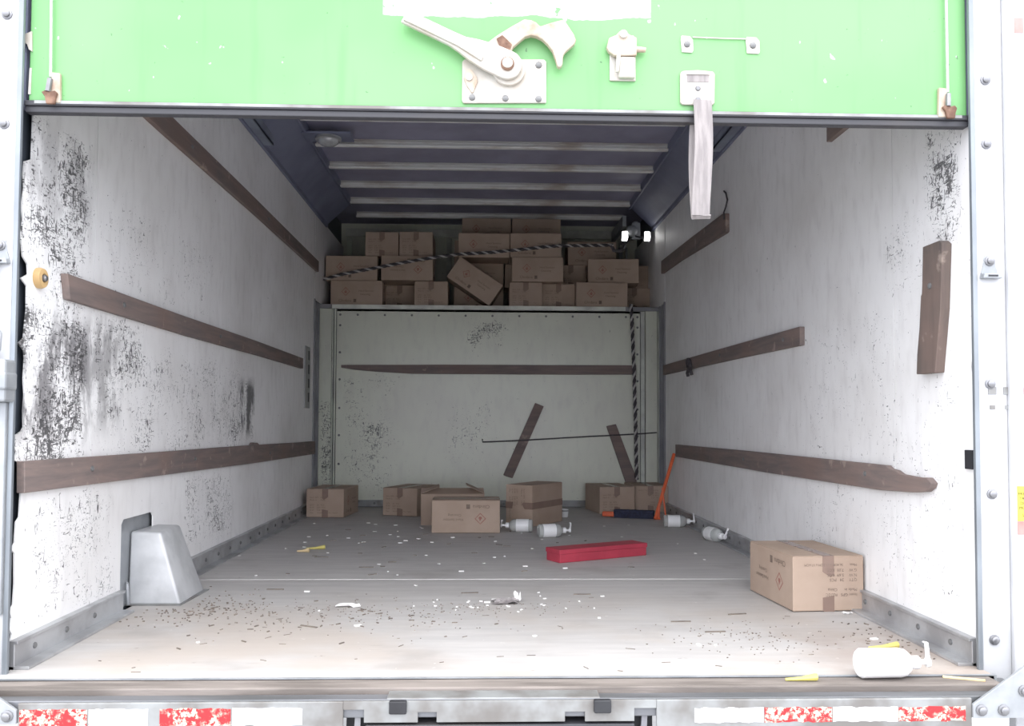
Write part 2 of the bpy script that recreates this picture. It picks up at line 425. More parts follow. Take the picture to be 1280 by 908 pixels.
# slotted track strip near the bulkhead, left
et = box(-1.18, -1.172, 3.45, 3.60, .68, 1.075).build('slotted_track', 'e_track', wl, .001)
for k in range(4): box(-1.1725, -1.1705, 3.535, 3.575, .72+k*.09, .78+k*.09).build('slot', 'black', et)
# recess behind the fender hole
box(-1.2, -1.197, .64, .96, .0, .31).build('recess_plate', 'galv', wl)

def base(sign):
    nm = 'left' if sign < 0 else 'right'
    m = MB(); a, b = sorted((sign*1.165, sign*1.1795))
    rng = [(.015, .655), (.985, 3.75)] if sign < 0 else [(.01, 3.75)]
    for y0, y1 in rng:
        m.box(a, b, y0, y1, 0.0, .062)
        c, d = sorted((sign*1.158, sign*1.1795)); m.box(c, d, y0, y1, .060, .068)
        c, d = sorted((sign*1.13, sign*1.1795)); m.box(c, d, y0, y1, 0.0, .008)
    o = struct(m.build('baseboard_'+nm, 'alu', None, .0012, seg=1), 'dull aluminium kick rail along the %s wall' % nm)
    y = .11
    while y < 3.6:
        if not (sign < 0 and .6 < y < 1.0): place('rivet', riv, o, (sign*1.165, y, .035), (0, -sign*math.pi/2, 0))
        y += .17
    return o
base(-1); base(1)

# bulkhead
wf = struct(box(-1.2, 1.2, L+.012, L+.035, 0, 1.40).build('wall_front', 'skin'), 'pale green-white front bulkhead below the attic shelf')
box(-1.075, 1.06, L, L+.012, .035, 1.385).build('panel', 'bulkhead', wf, .001)
for x0, x1, y, mt in ((-1.2, -1.108, L-.012, 'bulkhead'), (-1.104, -1.096, L-.02, 'bulk_trim'), (-1.09, -1.079, L-.010, 'bulk_trim'), (1.064, 1.092, L-.010, 'bulk_trim'), (1.097, 1.180, L-.016, 'bulkhead'), (1.184, 1.2, L-.03, 'bulk_trim')):
    box(x0, x1, y, L+.012, 0.005, 1.385).build('corner_strip', mt, wf, .001)
box(-1.11, .955, L-.02, L+.035, 1.386, AT).build('top_cap', 'bulk_cap', wf, .002)
box(.957, 1.2, L-.01, L+.035, 1.386, AT).build('top_cap', 'grey_steel', wf, .002)
box(-1.2, -1.112, L-.03, L+.035, 1.386, AT).build('top_cap', 'grey_steel', wf, .002)
box(-1.078, 1.06, L-.008, L, .006, .05).build('kick_strip', 'galv_worn', wf, .001)
for k in range(11): place('rivet', riv, wf, (-.93+k*.189, L, 1.345), (math.pi/2, 0, 0))
for z in (1.345, 1.27, 1.08, .89, .69, .50, .30, .12):
    place('rivet', riv, wf, (-1.052, L, z), (math.pi/2, 0, 0)); place('rivet', riv, wf, (1.042, L, z), (math.pi/2, 0, 0))
for k in range(6): place('rivet', riv, wf, (-.8+k*.3, L-.008, .028), (math.pi/2, 0, 0))

# attic
af = struct(box(-1.2, 1.2, L, BACK, 1.37, AT-.001).build('floor_attic', 'grey_steel'), 'grey attic shelf floor above the bulkhead')
wa = struct(box(-1.2, 1.2, BACK, BACK+.03, 1.3, 2.22).build('wall_attic', 'bulkhead'), 'white front wall at the back of the attic')
for k in range(12): box(-1.15+k*.2, -1.11+k*.2, BACK-.02, BACK, AT, 2.08).build('rib', 'bulk_trim', wa, .002)
box(-1.16, 1.16, BACK-.035, BACK-.02, 2.085, 2.15).build('header', 'bulk_cap', wa, .002)
# attic corner channels, right
t1 = struct(empty('trim_1', (1.0, 4.75, AT)), 'bright upright metal channels in the right attic corner')
for x0, x1 in ((-.015, .005), (.02, .05), (.075, .09)): box(x0, x1, 0, .02, 0, .57).build('upright_channel', 'galv', t1, .002)

# ceiling
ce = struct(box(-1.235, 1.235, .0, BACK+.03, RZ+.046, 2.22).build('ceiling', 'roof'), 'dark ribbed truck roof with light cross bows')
bme = MB().box(-1.02, 1.02, -.022, .008, 0, .012).box(-1.02, 1.02, .004, .008, .012, .040).mesh('roof_bow', 'bow', .0012, seg=1)
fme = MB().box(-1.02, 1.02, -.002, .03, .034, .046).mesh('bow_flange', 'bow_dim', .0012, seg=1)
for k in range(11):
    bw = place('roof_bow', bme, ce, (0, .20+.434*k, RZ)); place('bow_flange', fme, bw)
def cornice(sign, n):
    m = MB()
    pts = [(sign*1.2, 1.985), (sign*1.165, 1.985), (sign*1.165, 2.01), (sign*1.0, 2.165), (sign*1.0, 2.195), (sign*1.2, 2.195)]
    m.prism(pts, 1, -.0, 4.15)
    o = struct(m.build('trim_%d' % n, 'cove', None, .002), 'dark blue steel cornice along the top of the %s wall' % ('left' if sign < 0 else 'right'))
    m = MB(); a, b = sorted((sign*1.0, sign*1.012)); m.box(a, b, 0, 4.15, 2.140, 2.168); m.build('edge_rail', 'cove', o)
    return o
cornice(-1, 2); cornice(1, 3)
# attic side rails seen as bright ends at the right corner
t4 = struct(empty('trim_4', (1.0, 4.16, 2.0)), 'bright steel rail ends under the right cornice')
box(-.045, -.015, 0, .56, .02, .10).build('rail', 'galv', t4, .003); box(.04, .07, 0, .56, 0, .06).build('rail', 'galv', t4, .003)

# sill and rear frame
struct(box(-1.16, 1.16, -.134, -.069, -.04, -.002).build('trim_5', 'dirty_wood', None, .003), 'dirty worn wooden floor edge at the rear sill')
si = struct(MB().box(-1.155, 1.155, -.186, -.135, -.05, -.016).box(-1.155, 1.155, -.191, -.186, -.05, -.010).build('trim_6', 'sill', None, .002), 'dark grey steel sill channel behind the bumper')
box(-.255, .215, -.19, -.136, -.016, -.008).build('step_plate', 'galv_worn', si, .002)
struct(MB().box(-1.18, 1.18, -.068, -.062, -.03, .0015).build('trim_7', 'galv'), 'thin pale metal strip across the rear floor edge')
def rear_post(sign, n):
    m = MB(); a, b = sorted((sign*1.174, sign*1.247)); m.box(a, b, -.02, -.010, -.05, 2.3)
    a, b = sorted((sign*1.247, sign*1.40)); m.box(a, b, -.032, -.001, -.35, 2.3)
    o = struct(m.build('trim_%d' % n, 'post', None, .003), 'white painted rear door post on the %s' % ('left' if sign < 0 else 'right'))
    m = MB(); a, b = sorted((sign*1.162, sign*1.174)); m.box(a, b, -.024, -.012, -.045, 2.3)
    m.build('edge_trim', 'silver', o, .002)
    zs = (1.578, 1.31, .2) if sign < 0 else (1.459, 1.297, .698, .427, .072)
    for z in zs: place('bolt', bolt_me, o, (sign*1.203, -.02, z), (math.pi/2, 0, 0))
    return o
pl = rear_post(-1, 8); pr = rear_post(1, 9)
# dark plate sticking out at the right lining edge
box(1.172, 1.1795, .012, .045, .485, .533).build('lock_tab', 'black', pr, .001)
for x in (1.198, 1.236):
    box(x, x+.020, -.022, -.02, .672, .690).build('tape_residue', 'galv_worn', pr); box(x+.004, x+.016, -.022, -.02, .635, .645).build('tape_residue', 'galv_worn', pr)
box(1.259, 1.40, -.033, -.032, .362, .447).build('yellow_sticker', 'yellow_sticker', pr)
box(1.259, 1.40, -.033, -.032, .329, .361).build('red_sticker', 'red_sticker', pr)
tx = MB()
for i, (t, dx) in enumerate((('FREIG', .002), ('TRUC', .005), ('DEC', .007), ('MOVI', .004))):
    tx.text(t, .0105, (1.259+dx, -.0335, .425-i*.0115), (1, 0, 0), (0, 0, 1))
tx.text('SE', .0105, (1.27, -.0335, .3725), (1, 0, 0), (0, 0, 1))
tag(tx.build('sticker_lettering', 'sticker_ink', pr), 'small dark capitals on the yellow sticker')
box(1.272, 1.295, -.033, -.032, 1.575, 1.613).build('red_sticker', 'red_sticker', pr)
box(1.279, 1.30, -.033, -.032, .672, .690).build('red_sticker', 'red_sticker', pr)

# D-ring style brackets on the posts
def post_bracket(x, z, label):
    e = empty('tie_bracket', (x, -.02, z))
    MB().prism([(-.016, -.01), (-.012, .016), (0, .023), (.012, .016), (.016, -.01), (.022, -.03), (-.022, -.03)], 1, -.003, 0).build('bracket_plate', 'galv', e, .001)
    MB().prism([(-.022, -.03), (.022, -.03), (.024, -.042), (-.024, -.042)], 1, -.018, 0).build('bracket_lip', 'galv', e, .002)
    box(-.012, .012, -.0195, -.0175, -.038, -.034).build('slot', 'black', e)
    place('bolt', bolt_me, e, (0, -.003, .003), (math.pi/2, 0, 0))
    return tag(e, label, 'bracket')
post_bracket(1.205, 1.0, 'small slotted metal bracket bolted to the white right rear post')
post_bracket(-1.203, 1.012, 'small slotted metal bracket bolted to the white left rear post')
e = empty('grab_handle', (-1.205, -.02, .64))
MB().box(-.05, .046, -.05, 0, .0, .1).box(-.05, .05, -.056, -.0, .028, .07).build('clamp_block', 'galv', e, .006)
MB().tube([(-.012, -.02, .10), (.012, -.022, .125), (.014, -.022, .16), (-.008, -.02, .19), (-.012, -.018, .34)], .008, 10).build('rod', 'galv', e, 0, True)
MB().box(-.05, .03, -.014, -.001, -.5, 0).build('guide_strip', 'galv', e, .003)
tag(e, 'grey metal clamp and bent rod on the left rear post', 'handle')

# ------------------------------------------------------------------ bumper
bp = empty('rear_bumper', (0, -.2, -.012))
MB().box(-1.044, -.348, 0, .008, -.19, 0).box(-1.044, -.348, .008, .19, -.02, -.016).build('face_plate', 'galv_worn', bp, .002)
MB().box(.338, 1.045, 0, .008, -.19, 0).box(.338, 1.045, .008, .19, -.02, -.016).build('face_plate', 'galv_worn', bp, .002)
MB().prism([(-.348, 0), (.338, 0), (.338, -.018), (.289, -.018), (.289, -.046), (.180, -.046), (.180, -.025), (.136, -.025), (.136, -.046), (-.145, -.046), (-.145, -.024), (-.186, -.024), (-.186, -.046), (-.303, -.046), (-.303, -.018), (-.348, -.018)], 1, 0, .008).build('centre_plate', 'galv_worn', bp, .001)
box(-.348, .338, .05, .06, -.3, -.012).build('back_plate', 'black', bp)
MB().box(-.30, .29, .002, .05, -.075, -.052).build('step_bar', 'rubber', bp, .003)
for x in (-.322, .312): MB().prism([(x-.012, -.2), (x-.002, -.02), (x+.010, -.02), (x+.004, -.2)], 1, .02, .03).build('step_arm', 'grey_steel', bp)
for x in (-.229, .218): box(x-.019, x+.019, -.010, .004, -.026, .003).build('rubber_tab', 'black', bp, .003)
for x0, x1, r in ((-1.040, -.897, 1), (-.893, -.767, 0), (-.742, -.590, 1), (-.587, -.436, 0), (.422, .576, 0), (.578, .729, 1), (.731, .877, 0), (.879, 1.030, 1)):
    rnd = random.Random(int(x0*1000))
    zt, zb = -.013 - .005*(x0 > 0), -.050
    top = [(x0+(x1-x0)*i/14, zt+rnd.uniform(-.002, .0015)) for i in range(15)]
    bot = [(x0+(x1-x0)*i/14, zb+rnd.uniform(-.0015, .002)) for i in range(15)][::-1]
    MB().prism(top+bot, 1, -.0008, 0).build('reflective_tape', 'tape_red' if r else 'tape_white', bp)
tag(bp, 'galvanised rear bumper with worn red and white reflective tape', 'bumper')
def gusset(sign, label):
    e = empty('gusset_plate', (sign*1.045, -.205, -.055))
    w = .30
    MB().prism([(0, 0), (sign*w, 0), (sign*w, .24), (0, .030)], 1, 0, .008).build('plate', 'galv', e, .001)
    MB().prism([(sign*.0, 0), (sign*w, 0), (sign*w, .006), (sign*.0, .006)], 1, .008, .17).build('flange', 'galv', e, .001)
    for x, z in ((.018, .018), (.068, .018), (.115, .060)): place('bolt', bolt_me, e, (sign*x, 0, z), (math.pi/2, 0, 0))
    tag(e, label, 'plate')
gusset(1, 'triangular bolted steel plate at the foot of the right rear post')
gusset(-1, 'triangular bolted steel plate at the foot of the left rear post')

# ------------------------------------------------------------------ roll-up door
dr = struct(empty('door_1'), 'faded green roll-up door hanging partly open')
DF = 0.0
box(-1.157, 1.166, DF, DF+.022, 1.375, 1.82).build('panel', 'green', dr, .002)
box(-1.157, 1.166, DF, DF+.022, 1.822, 2.195).build('panel', 'green', dr, .002)
MB().box(-1.165, 1.17, DF-.006, DF+.030, 1.362, 1.3745).box(-1.165, 1.17, DF, DF+.026, 1.347, 1.362).build('bottom_rail', 'rubber', dr, .002)
MB().box(-1.14, 1.15, DF-.0075, DF-.0055, 1.366, 1.3735).build('rail_edge', 'galv_worn', dr)
for s_, x in ((-1, -1.18), (1, 1.18)):
    a, b = sorted((x, x-s_*.012)); MB().box(a, b, .004, .05, 1.36, 2.1).build('track', 'cove', dr, .001)
    a, b = sorted((s_*1.179, s_*1.115)); MB().box(a, b, .05, 2.3, 1.994, 2.003).box(*sorted((s_*1.115, s_*1.122)), .05, 2.3, 1.994, 2.04).build('track', 'track_steel', dr, .001)
# white putty at the left door edge
MB().prism([(-1.175, 1.535), (-1.152, 1.545), (-1.150, 1.495), (-1.158, 1.500), (-1.162, 1.512), (-1.172, 1.520)], 1, -.004, .0).build('paint_drip', 'white_enamel', dr)
MB().prism([(-1.158, 1.39), (-1.152, 1.39), (-1.151, 1.455), (-1.156, 1.455)], 1, -.002, .0).build('paint_drip', 'white_enamel', dr)

# latch
lp = MB().prism([(-.100, 1.384), (.104, 1.388), (.104, 1.492), (.098, 1.497), (-.098, 1.494), (-.104, 1.488), (-.104, 1.389)], 1, -.007, 0).build('latch_plate', 'white_enamel', dr, .0015)
tag(lp, 'cream latch plate with rivets')
for x, z in ((.085, 1.482), (.085, 1.397), (.003, 1.397), (-.079, 1.398)): place('rivet', riv, lp, (x, -.007, z), (math.pi/2, 0, 0))
# long handle : flat arm that widens round the pivot (pivot at .007, 1.472)
hp = Vector((.007, 1.472)); tip = Vector((-.246, 1.588)); d = (tip-hp).normalized(); nrm = Vector((-d.y, d.x))
poly = []
for i in range(15):
    t = -math.pi/2 + math.pi*i/14
    q = hp - d*(.036*math.cos(t)) + nrm*(.036*math.sin(t)); poly.append((q.x, q.y))
for dist, w in ((.05, .036), (.09, .031), (.12, .023), (.15, .018), (.28, .017)):
    q = hp + d*dist + nrm*w; poly.append((q.x, q.y))
for dist, w in ((.275, -.018), (.15, -.018), (.12, -.019), (.09, -.027), (.05, -.034)):
    q = hp + d*dist + nrm*w; poly.append((q.x, q.y))
hd = tag(MB().prism(poly, 1, -.034, -.020).build('latch_handle', 'white_enamel', dr, .004), 'long white latch lever')
rib = [hp + d*a + nrm*w for a, w in ((.06, .022), (.13, .013), (.275, .012), (.275, .005), (.13, .004), (.06, .008))]
MB().prism([(q.x, q.y) for q in rib], 1, -.040, -.033).build('stiffening_rib', 'white_enamel', hd, .002)
MB().lathe([(.0165, 0), (.0165, .006), (.014, .009)], 20, Matrix.Translation((hp.x, -.034, hp.y)) @ Matrix.Rotation(math.pi/2, 4, 'X')).build('pivot_ring', 'rust', hd, 0, True)
MB().lathe([(.013, .004), (.013, .011), (.009, .013)], 20, Matrix.Translation((hp.x, -.034, hp.y)) @ Matrix.Rotation(math.pi/2, 4, 'X')).build('pivot_pin', 'white_enamel', hd, 0, True)
MB().lathe([(.04, 0), (.04, .014)], 24, Matrix.Translation((hp.x+.004, -.006, hp.y-.006)) @ Matrix.Rotation(math.pi/2, 4, 'X')).build('pivot_boss', 'white_enamel', lp, .002)
# curved hook
hk = [(-.046, 1.524), (-.018, 1.546), (.019, 1.570), (.048, 1.587), (.066, 1.585), (.077, 1.580), (.087, 1.570), (.112, 1.579), (.142, 1.588), (.150, 1.582), (.170, 1.552), (.176, 1.537), (.172, 1.528), (.150, 1.508), (.144, 1.498), (.142, 1.474), (.136, 1.468), (.130, 1.471), (.126, 1.486),
      (.118, 1.509), (.106, 1.525), (.092, 1.538), (.078, 1.545), (.0645, 1.5475), (.050, 1.543), (.040, 1.5345), (.0207, 1.517), (.014, 1.500), (-.02, 1.495)]
ok = tag(MB().prism(hk, 1, -.030, -.012).build('latch_hook', 'rusty_enamel', dr, .003), 'curved rust-stained latch hook')
MB().prism([(-.020, 1.536), (-.006, 1.545), (.004, 1.536), (.018, 1.522), (.012, 1.503), (-.010, 1.510)], 1, -.032, -.029).build('rust_patch', 'rust', ok)
# small cam on the plate
MB().prism([(-.100, 1.446), (-.092, 1.466), (-.082, 1.468), (-.068, 1.448), (-.066, 1.436), (-.076, 1.410), (-.080, 1.408), (-.092, 1.426)], 1, -.012, -.007).build('locking_cam', 'rusty_enamel', lp, .001)
MB().lathe([(.009, 0), (.009, .006)], 14, Matrix.Translation((-.087, -.011, 1.446)) @ Matrix.Rotation(math.pi/2, 4, 'X')).build('cam_pin', 'white_enamel', lp)
# padlock catch
ct = tag(MB().prism([(.262, 1.447), (.327, 1.447), (.327, 1.555), (.262, 1.555)], 1, -.006, 0).build('lock_catch', 'white_enamel', dr, .002), 'small white lock catch with peg')
MB().prism([(.252, 1.523), (.258, 1.513), (.272, 1.503), (.327, 1.505), (.327, 1.550), (.308, 1.558), (.300, 1.566), (.285, 1.566), (.276, 1.556), (.258, 1.548)], 1, -.022, -.006).build('catch_block', 'rusty_enamel', ct, .003)
MB().box(.282, .324, -.020, -.006, 1.450, 1.503).build('catch_body', 'white_enamel', ct, .004)
MB().prism([(.276, 1.506), (.287, 1.506), (.281, 1.461), (.274, 1.460)], 1, -.028, -.02).build('catch_lever', 'white_enamel', ct, .002)
MB().tube([(.326, -.014, 1.523), (.350, -.016, 1.521)], [.008, .006], 10).build('peg', 'rusty_enamel', ct, 0, True)
MB().lathe([(.010, 0), (.010, .006), (.006, .009)], 14, Matrix.Translation((.293, -.022, 1.556)) @ Matrix.Rotation(math.pi/2, 4, 'X')).build('catch_pin', 'white_enamel', ct, 0, True)
# two white tabs with a string between
for x0, x1 in ((.440, .472), (.604, .640)):
    MB().prism([(x0+.003, 1.523), (x1-.003, 1.522), (x1, 1.528), (x1-.001, 1.555), (x1-.009, 1.564), (x0+.002, 1.565), (x0, 1.555)], 1, -.004, 0).build('mounting_tab', 'white_enamel', dr, .001)
    place('rivet', riv, dr, ((x0+x1)/2, -.004, 1.543), (math.pi/2, 0, 0))
MB().tube([(.47, -.004, 1.561), (.54, -.004, 1.5595), (.61, -.004, 1.559)], .0016, 6).build('string', 'white_enamel', dr)
# strap bracket and pull strap
sb = tag(MB().prism([(.438, 1.394), (.444, 1.389), (.518, 1.389), (.524, 1.394), (.525, 1.468), (.520, 1.474), (.482, 1.477), (.444, 1.474), (.438, 1.468)], 1, -.008, 0).build('strap_bracket', 'white_enamel', dr, .002), 'white strap buckle plate')
box(.455, .509, -.0095, -.0078, 1.446, 1.465).build('buckle_slot', 'webbing', sb)
box(.453, .511, -.012, -.0078, 1.464, 1.468).build('buckle_lip', 'white_enamel', sb)
for z in (1.430, 1.402): MB().lathe([(.007, 0), (.005, .003)], 12, Matrix.Translation((.482, -.008, z)) @ Matrix.Rotation(math.pi/2, 4, 'X')).build('buckle_rivet', 'bolt', sb, 0, True)
st = MB()
path = []
for i in range(13):
    t = i/12; path.append((.491-.004*t+.002*math.sin(t*5), -.016-.012*math.sin(math.pi*t), 1.398-.288*t))
st.ribbon(path, (.046, .004, 0), .003)
path2 = [(.488, -.016, 1.110), (.489, -.006, 1.104), (.490, .006, 1.110)]
for i in range(1, 12):
    t = i/11; path2.append((.491-.003*math.sin(math.pi*t), .010+.012*math.sin(math.pi*t), 1.112+.286*t))
st.ribbon(path2, (.044, -.008, 0), .003)
tag(st.build('pull_strap', 'webbing', dr, 0, True), 'grey looped webbing pull strap')
# lift cables and rusty anchors
for x, xt, lb in ((-1.101, -1.106, 0), (1.113, 1.112, 1)):
    MB().tube([(x, -.010, 1.43), (xt, -.010, 1.75), (xt, -.010, 2.15)], .0032, 8).build('lift_cable', 'cable', dr)
    dx = .012 if not lb else -.012
    an = MB().prism([(x+dx-.012, 1.368), (x+dx+.012, 1.368), (x+dx+.010, 1.44), (x+dx-.010, 1.442)], 1, -.010, 0).build('cable_anchor', 'rusty_enamel', dr, .001)
    MB().tube([(x, -.012, 1.425), (x-.003, -.016, 1.392)], .0065, 8).build('cable_ferrule', 'bolt', an, 0, True)
    MB().prism([(x-.018, 1.391), (x-.008, 1.396), (x+.004, 1.392), (x+.014, 1.395), (x+.020, 1.388), (x+.016, 1.376), (x+.014, 1.362), (x-.006, 1.362), (x-.010, 1.380)], 1, -.018, -.010).build('anchor_bolt', 'rust', an, .002)

# ------------------------------------------------------------------ wooden boards on the walls
def wall_board(sign, pts, label, mt='board_y', th=.02, nails=()):
    a, b = sorted((sign*HW, sign*(HW-th)))
    o = MB().prism(pts, 0, a, b).build('wooden_board', mt, None, .0015, seg=1)
    for y, z in nails: place('nail', riv, o, (sign*(HW-th), y, z), (0, -sign*math.pi/2, 0))
    return tag(o, label, 'board', 'boards on the cargo walls')
wall_board(-1, [(.25, 1.603), (.9, 1.60), (2.2, 1.607), (3.79, 1.603), (3.79, 1.675), (2, 1.682), (.25, 1.680)], 'long dark board along the top of the left wall', nails=((1.2, 1.64), (2.4, 1.64)))
wall_board(-1, [(.228, .99), (.245, .923), (1.2, .918), (2.3, .923), (3.32, .922), (3.32, .985), (2.2, .990), (1.1, .987)], 'dark board at mid height on the left wall, squared end near the door', nails=((.6, .955), (1.6, .955)))
wall_board(-1, [(.030, .497), (.034, .420), (.9, .408), (2.2, .392), (3.74, .380), (3.74, .464), (3.2, .468), (2.29, .478), (2.25, .489), (2.18, .492), (2.15, .480), (1.0, .488)], 'reddish brown board low on the left wall above the metal fender cover', nails=((.4, .46), (1.3, .45), (2.5, .43)))
wall_board(1, [(.25, 1.595), (.887, 1.592), (.886, 1.668), (.25, 1.668)], 'short board stub at the top of the right wall just under the door')
wall_board(1, [(2.183, 1.556), (2.20, 1.552), (3.2, 1.598), (3.78, 1.612), (3.78, 1.700), (2.9, 1.680), (2.25, 1.660), (2.185, 1.648)], 'dark board high on the right wall leading to the attic')
wall_board(1, [(1.166, .897), (2.2, .908), (3.73, .919), (3.73, .983), (2.4, .977), (1.165, .968)], 'red-brown board at mid height on the right wall with black knot', nails=((1.35, .935), (2.3, .945)))
wall_board(1, [(.190, .438), (.20, .425), (.225, .413), (.30, .405), (.5, .396), (1.5, .388), (3.35, .385), (3.35, .461), (1.8, .470), (.46, .473), (.44, .464), (.40, .461), (.37, .452), (.27, .449), (.215, .452)], 'brown board low on the right wall with splintered end', nails=((.6, .44), (1.9, .43)))
wall_board(1, [(.104, 1.072), (.120, 1.083), (.207, 1.083), (.213, .98), (.216, .955), (.221, .950), (.232, .86), (.246, .79), (.251, .736), (.150, .735), (.118, .9)], 'short upright board fixed near the door on the right wall', 'board_z', .026, ((.17, .97),))
o = MB().prism([(-1.039, .972), (-1.039, .990), (-.3, .997), (.5, .999), (1.031, 1.001), (1.031, .936), (.3, .932), (-.55, .932), (-.8, .945), (-.95, .958)], 1, L-.02, L).build('wooden_board', 'board_x', None, .0015, seg=1)
tag(o, 'long tapered board running across the front bulkhead', 'board', 'boards on the cargo walls')
o = MB().prism([(.318, .732), (.378, .708), (.160, .205), (.096, .226)], 1, L-.022, L-.002).build('wooden_board', 'board_x', None, .0015, seg=1)
tag(o, 'short slanted board on the bulkhead left of the hanging rope', 'board', 'boards on the cargo walls')
o = MB().prism([(.820, .571), (.886, .586), (1.03, .21), (1.035, .15), (.965, .15)], 1, L-.022, L-.002).build('wooden_board', 'board_x', None, .0015, seg=1)
tag(o, 'short slanted board on the bulkhead ending behind a carton', 'board', 'boards on the cargo walls')
# black knot
k = MB()
k.tube([(1.158, 2.99, .945), (1.150, 2.955, .965), (1.148, 2.92, .955), (1.150, 2.90, .925), (1.155, 2.94, .91), (1.157, 2.975, .925), (1.152, 2.95, .945)], .014, 8)
k.tube([(1.156, 2.96, .925), (1.152, 2.985, .89), (1.158, 2.99, .872)], .010, 8); k.tube([(1.156, 2.93, .925), (1.152, 2.905, .90), (1.158, 2.90, .875)], .010, 8)
tag(k.build('cloth_knot', 'rope_dark', None, 0, True), 'black cloth strip knotted round the right middle board', 'cloth')
# amber bumper
e = empty('rubber_bumper', (-HW, .11, .958), (0, math.pi/2, 0))
MB().lathe([(.026, 0), (.027, .008), (.024, .016), (.012, .017), (.010, .012)], 20).build('ring', 'amber', e, 0, True)
MB().lathe([(.009, .010), (.009, .021), (.006, .024)], 8).build('bolt_head', 'bolt', e, 0, True)
tag(e, 'round amber rubber bumper on the left wall beside the mid board', 'bumper')

# ------------------------------------------------------------------ fender cover
e = empty('fender_cover', (-1.19, .76, 0))
def loft(r0, r1):
    m = MB(); m.add(r0+r1, [(3,2,1,0), (4,5,6,7)] + [(i, (i+1) % 4, 4+(i+1) % 4, 4+i) for i in range(4)]); return m
loft([(-.004, 0, 0), (.166, 0, 0), (.166, .245, 0), (-.004, .245, 0)], [(-.004, .012, .236), (.094, .012, .233), (.084, .225, .233), (-.004, .225, .236)]).build('shell', 'pale_galv', e, .009, True, 3)
MB().prism([(-.005, -.012), (.17, -.012), (.18, .255), (-.005, .255)], 2, 0, .004).build('foot_flange', 'galv_worn', e, .001)
MB().tube([(.006, -.02, 0.005), (.004, -.022, .05), (.002, -.018, .07), (-.004, -.01, .075)], .005, 8).build('bent_strap', 'galv', e, 0, True)
tag(e, 'tapered galvanised metal fender cover on the floor at the left wall', 'cover')

# ------------------------------------------------------------------ cartons
CL, CW, CH = .364, .235, .176
def carton_body(l=CL, w=CW, h=CH):
    m = MB(); m.box(-l/2, l/2, -w/2, w/2, 0.002, h-.003)
    me = m.mesh('carton_body', 'card', .0025, False, seg=2)
    return me
def flap_mesh(top=True):
    m = MB(); z0, z1 = (CH-.0032, CH) if top else (0, .0022)
    m.box(-CL/2+.001, CL/2-.001, -CW/2+.001, -.0012, z0, z1)
    return m.mesh('flap', 'card', .001, seg=1)
def flap_mesh2(top=True):
    m = MB(); z0, z1 = (CH-.0032, CH) if top else (0, .0022)
    m.box(-CL/2+.001, CL/2-.001, .0012, CW/2-.001, z0, z1)
    return m.mesh('flap', 'card', .001, seg=1)
BODY = carton_body(); FL1 = flap_mesh(); FL2 = flap_mesh2()
def tape_meshes():
    m = MB(); t = .0006; w = .019; out = []
    m.box(-CL/2-t, CL/2+t, -w, w, CH, CH+t)
    for s in (-1, 1):
        a, b = sorted((s*CL/2, s*(CL/2+t)))
        m.prism([(-w, CH+t), (w, CH+t), (w, CH-.058), (.008, CH-.068), (-.012, CH-.055), (-w, CH-.05)], 0, a, b)
        out.append(MB().prism([(-w, 0), (w, 0), (w, .050), (-w, .044)], 0, a, b).mesh('packing_tape', 'tape'))
    return [m.mesh('packing_tape', 'tape')] + out
TAPE = tape_meshes()
def flip(u, v, l, h, f): return (l-u, h-v) if f else (u, v)
def print_meshes(f):
    s = -1 if f else 1; y = -(CW/2+.0006)
    def P(u, v):
        u, v = flip(u, v, CL, CH, f); return (u-CL/2, y, v)
    ux, uz = (s, 0, 0), (0, 0, s)
    brand = MB().text('Clindana', .026, P(.055, .026), ux, uz)
    brand.add([P(.160, .022), P(.180, .022), P(.180, .046), P(.160, .046)], [(0, 1, 2, 3)])
    lines = MB().text('Hand Sanitizer', .0185, P(.196, .098), ux, uz).text('Cleansing', .0185, P(.206, .074), ux, uz)
    cx, cz, r, q = .105, .098, .031, .025
    fm = MB().add([P(cx, cz+r), P(cx+r, cz), P(cx, cz-r), P(cx-r, cz), P(cx, cz+q), P(cx+q, cz), P(cx, cz-q), P(cx-q, cz)], [(k, (k+1) % 4, 4+(k+1) % 4, 4+k) for k in range(4)])
    fl_ = [(0, -.012), (.007, -.010), (.010, -.002), (.005, .004), (.003, .014), (-.003, .006), (-.005, .001), (-.009, .002), (-.008, -.009)]
    fm.add([P(cx+a, cz+b) for a, b in fl_], [tuple(range(len(fl_)))])
    out = [('brand_print', brand.mesh('brand_print', 'ink', flip=False)), ('printed_text', lines.mesh('printed_text', 'ink', flip=False)), ('flame_mark', fm.mesh('flame_mark', 'red_ink', flip=False))]
    for sd in (-1, 1):
        x = sd*(CL/2+.0009); m = MB()
        def P(u, v):
            u, v = flip(u, v, CW, CH, f); return (x, (u-CW/2)*(1 if sd > 0 else -1), v)
        uy = (0, (1 if sd > 0 else -1)*s, 0)
        for i, (a, b, z) in enumerate((('Item: GP5', 'FLD2C', .119), ('Made in', 'China', .103), ('QTY', '24   PCS', .072), ('N.W', '5.69  KGS', .057), ('G.W', '7.00  KGS', .041))):
            m.text(a, .0135, P(.022, z), uy, uz); m.text(b, .0135, P(.088 if i < 2 else .066, z), uy, uz)
        m.text('Meas', .0115, P(.022, .025), uy, uz); m.text('36.4CM x 23.5CM x 17.6CM', .0110, P(.068, .025), uy, uz)
        out.append(('shipping_print', m.mesh('shipping_print', 'ink', flip=False)))
    return out
PR = {f: print_meshes(f) for f in (0, 1)}
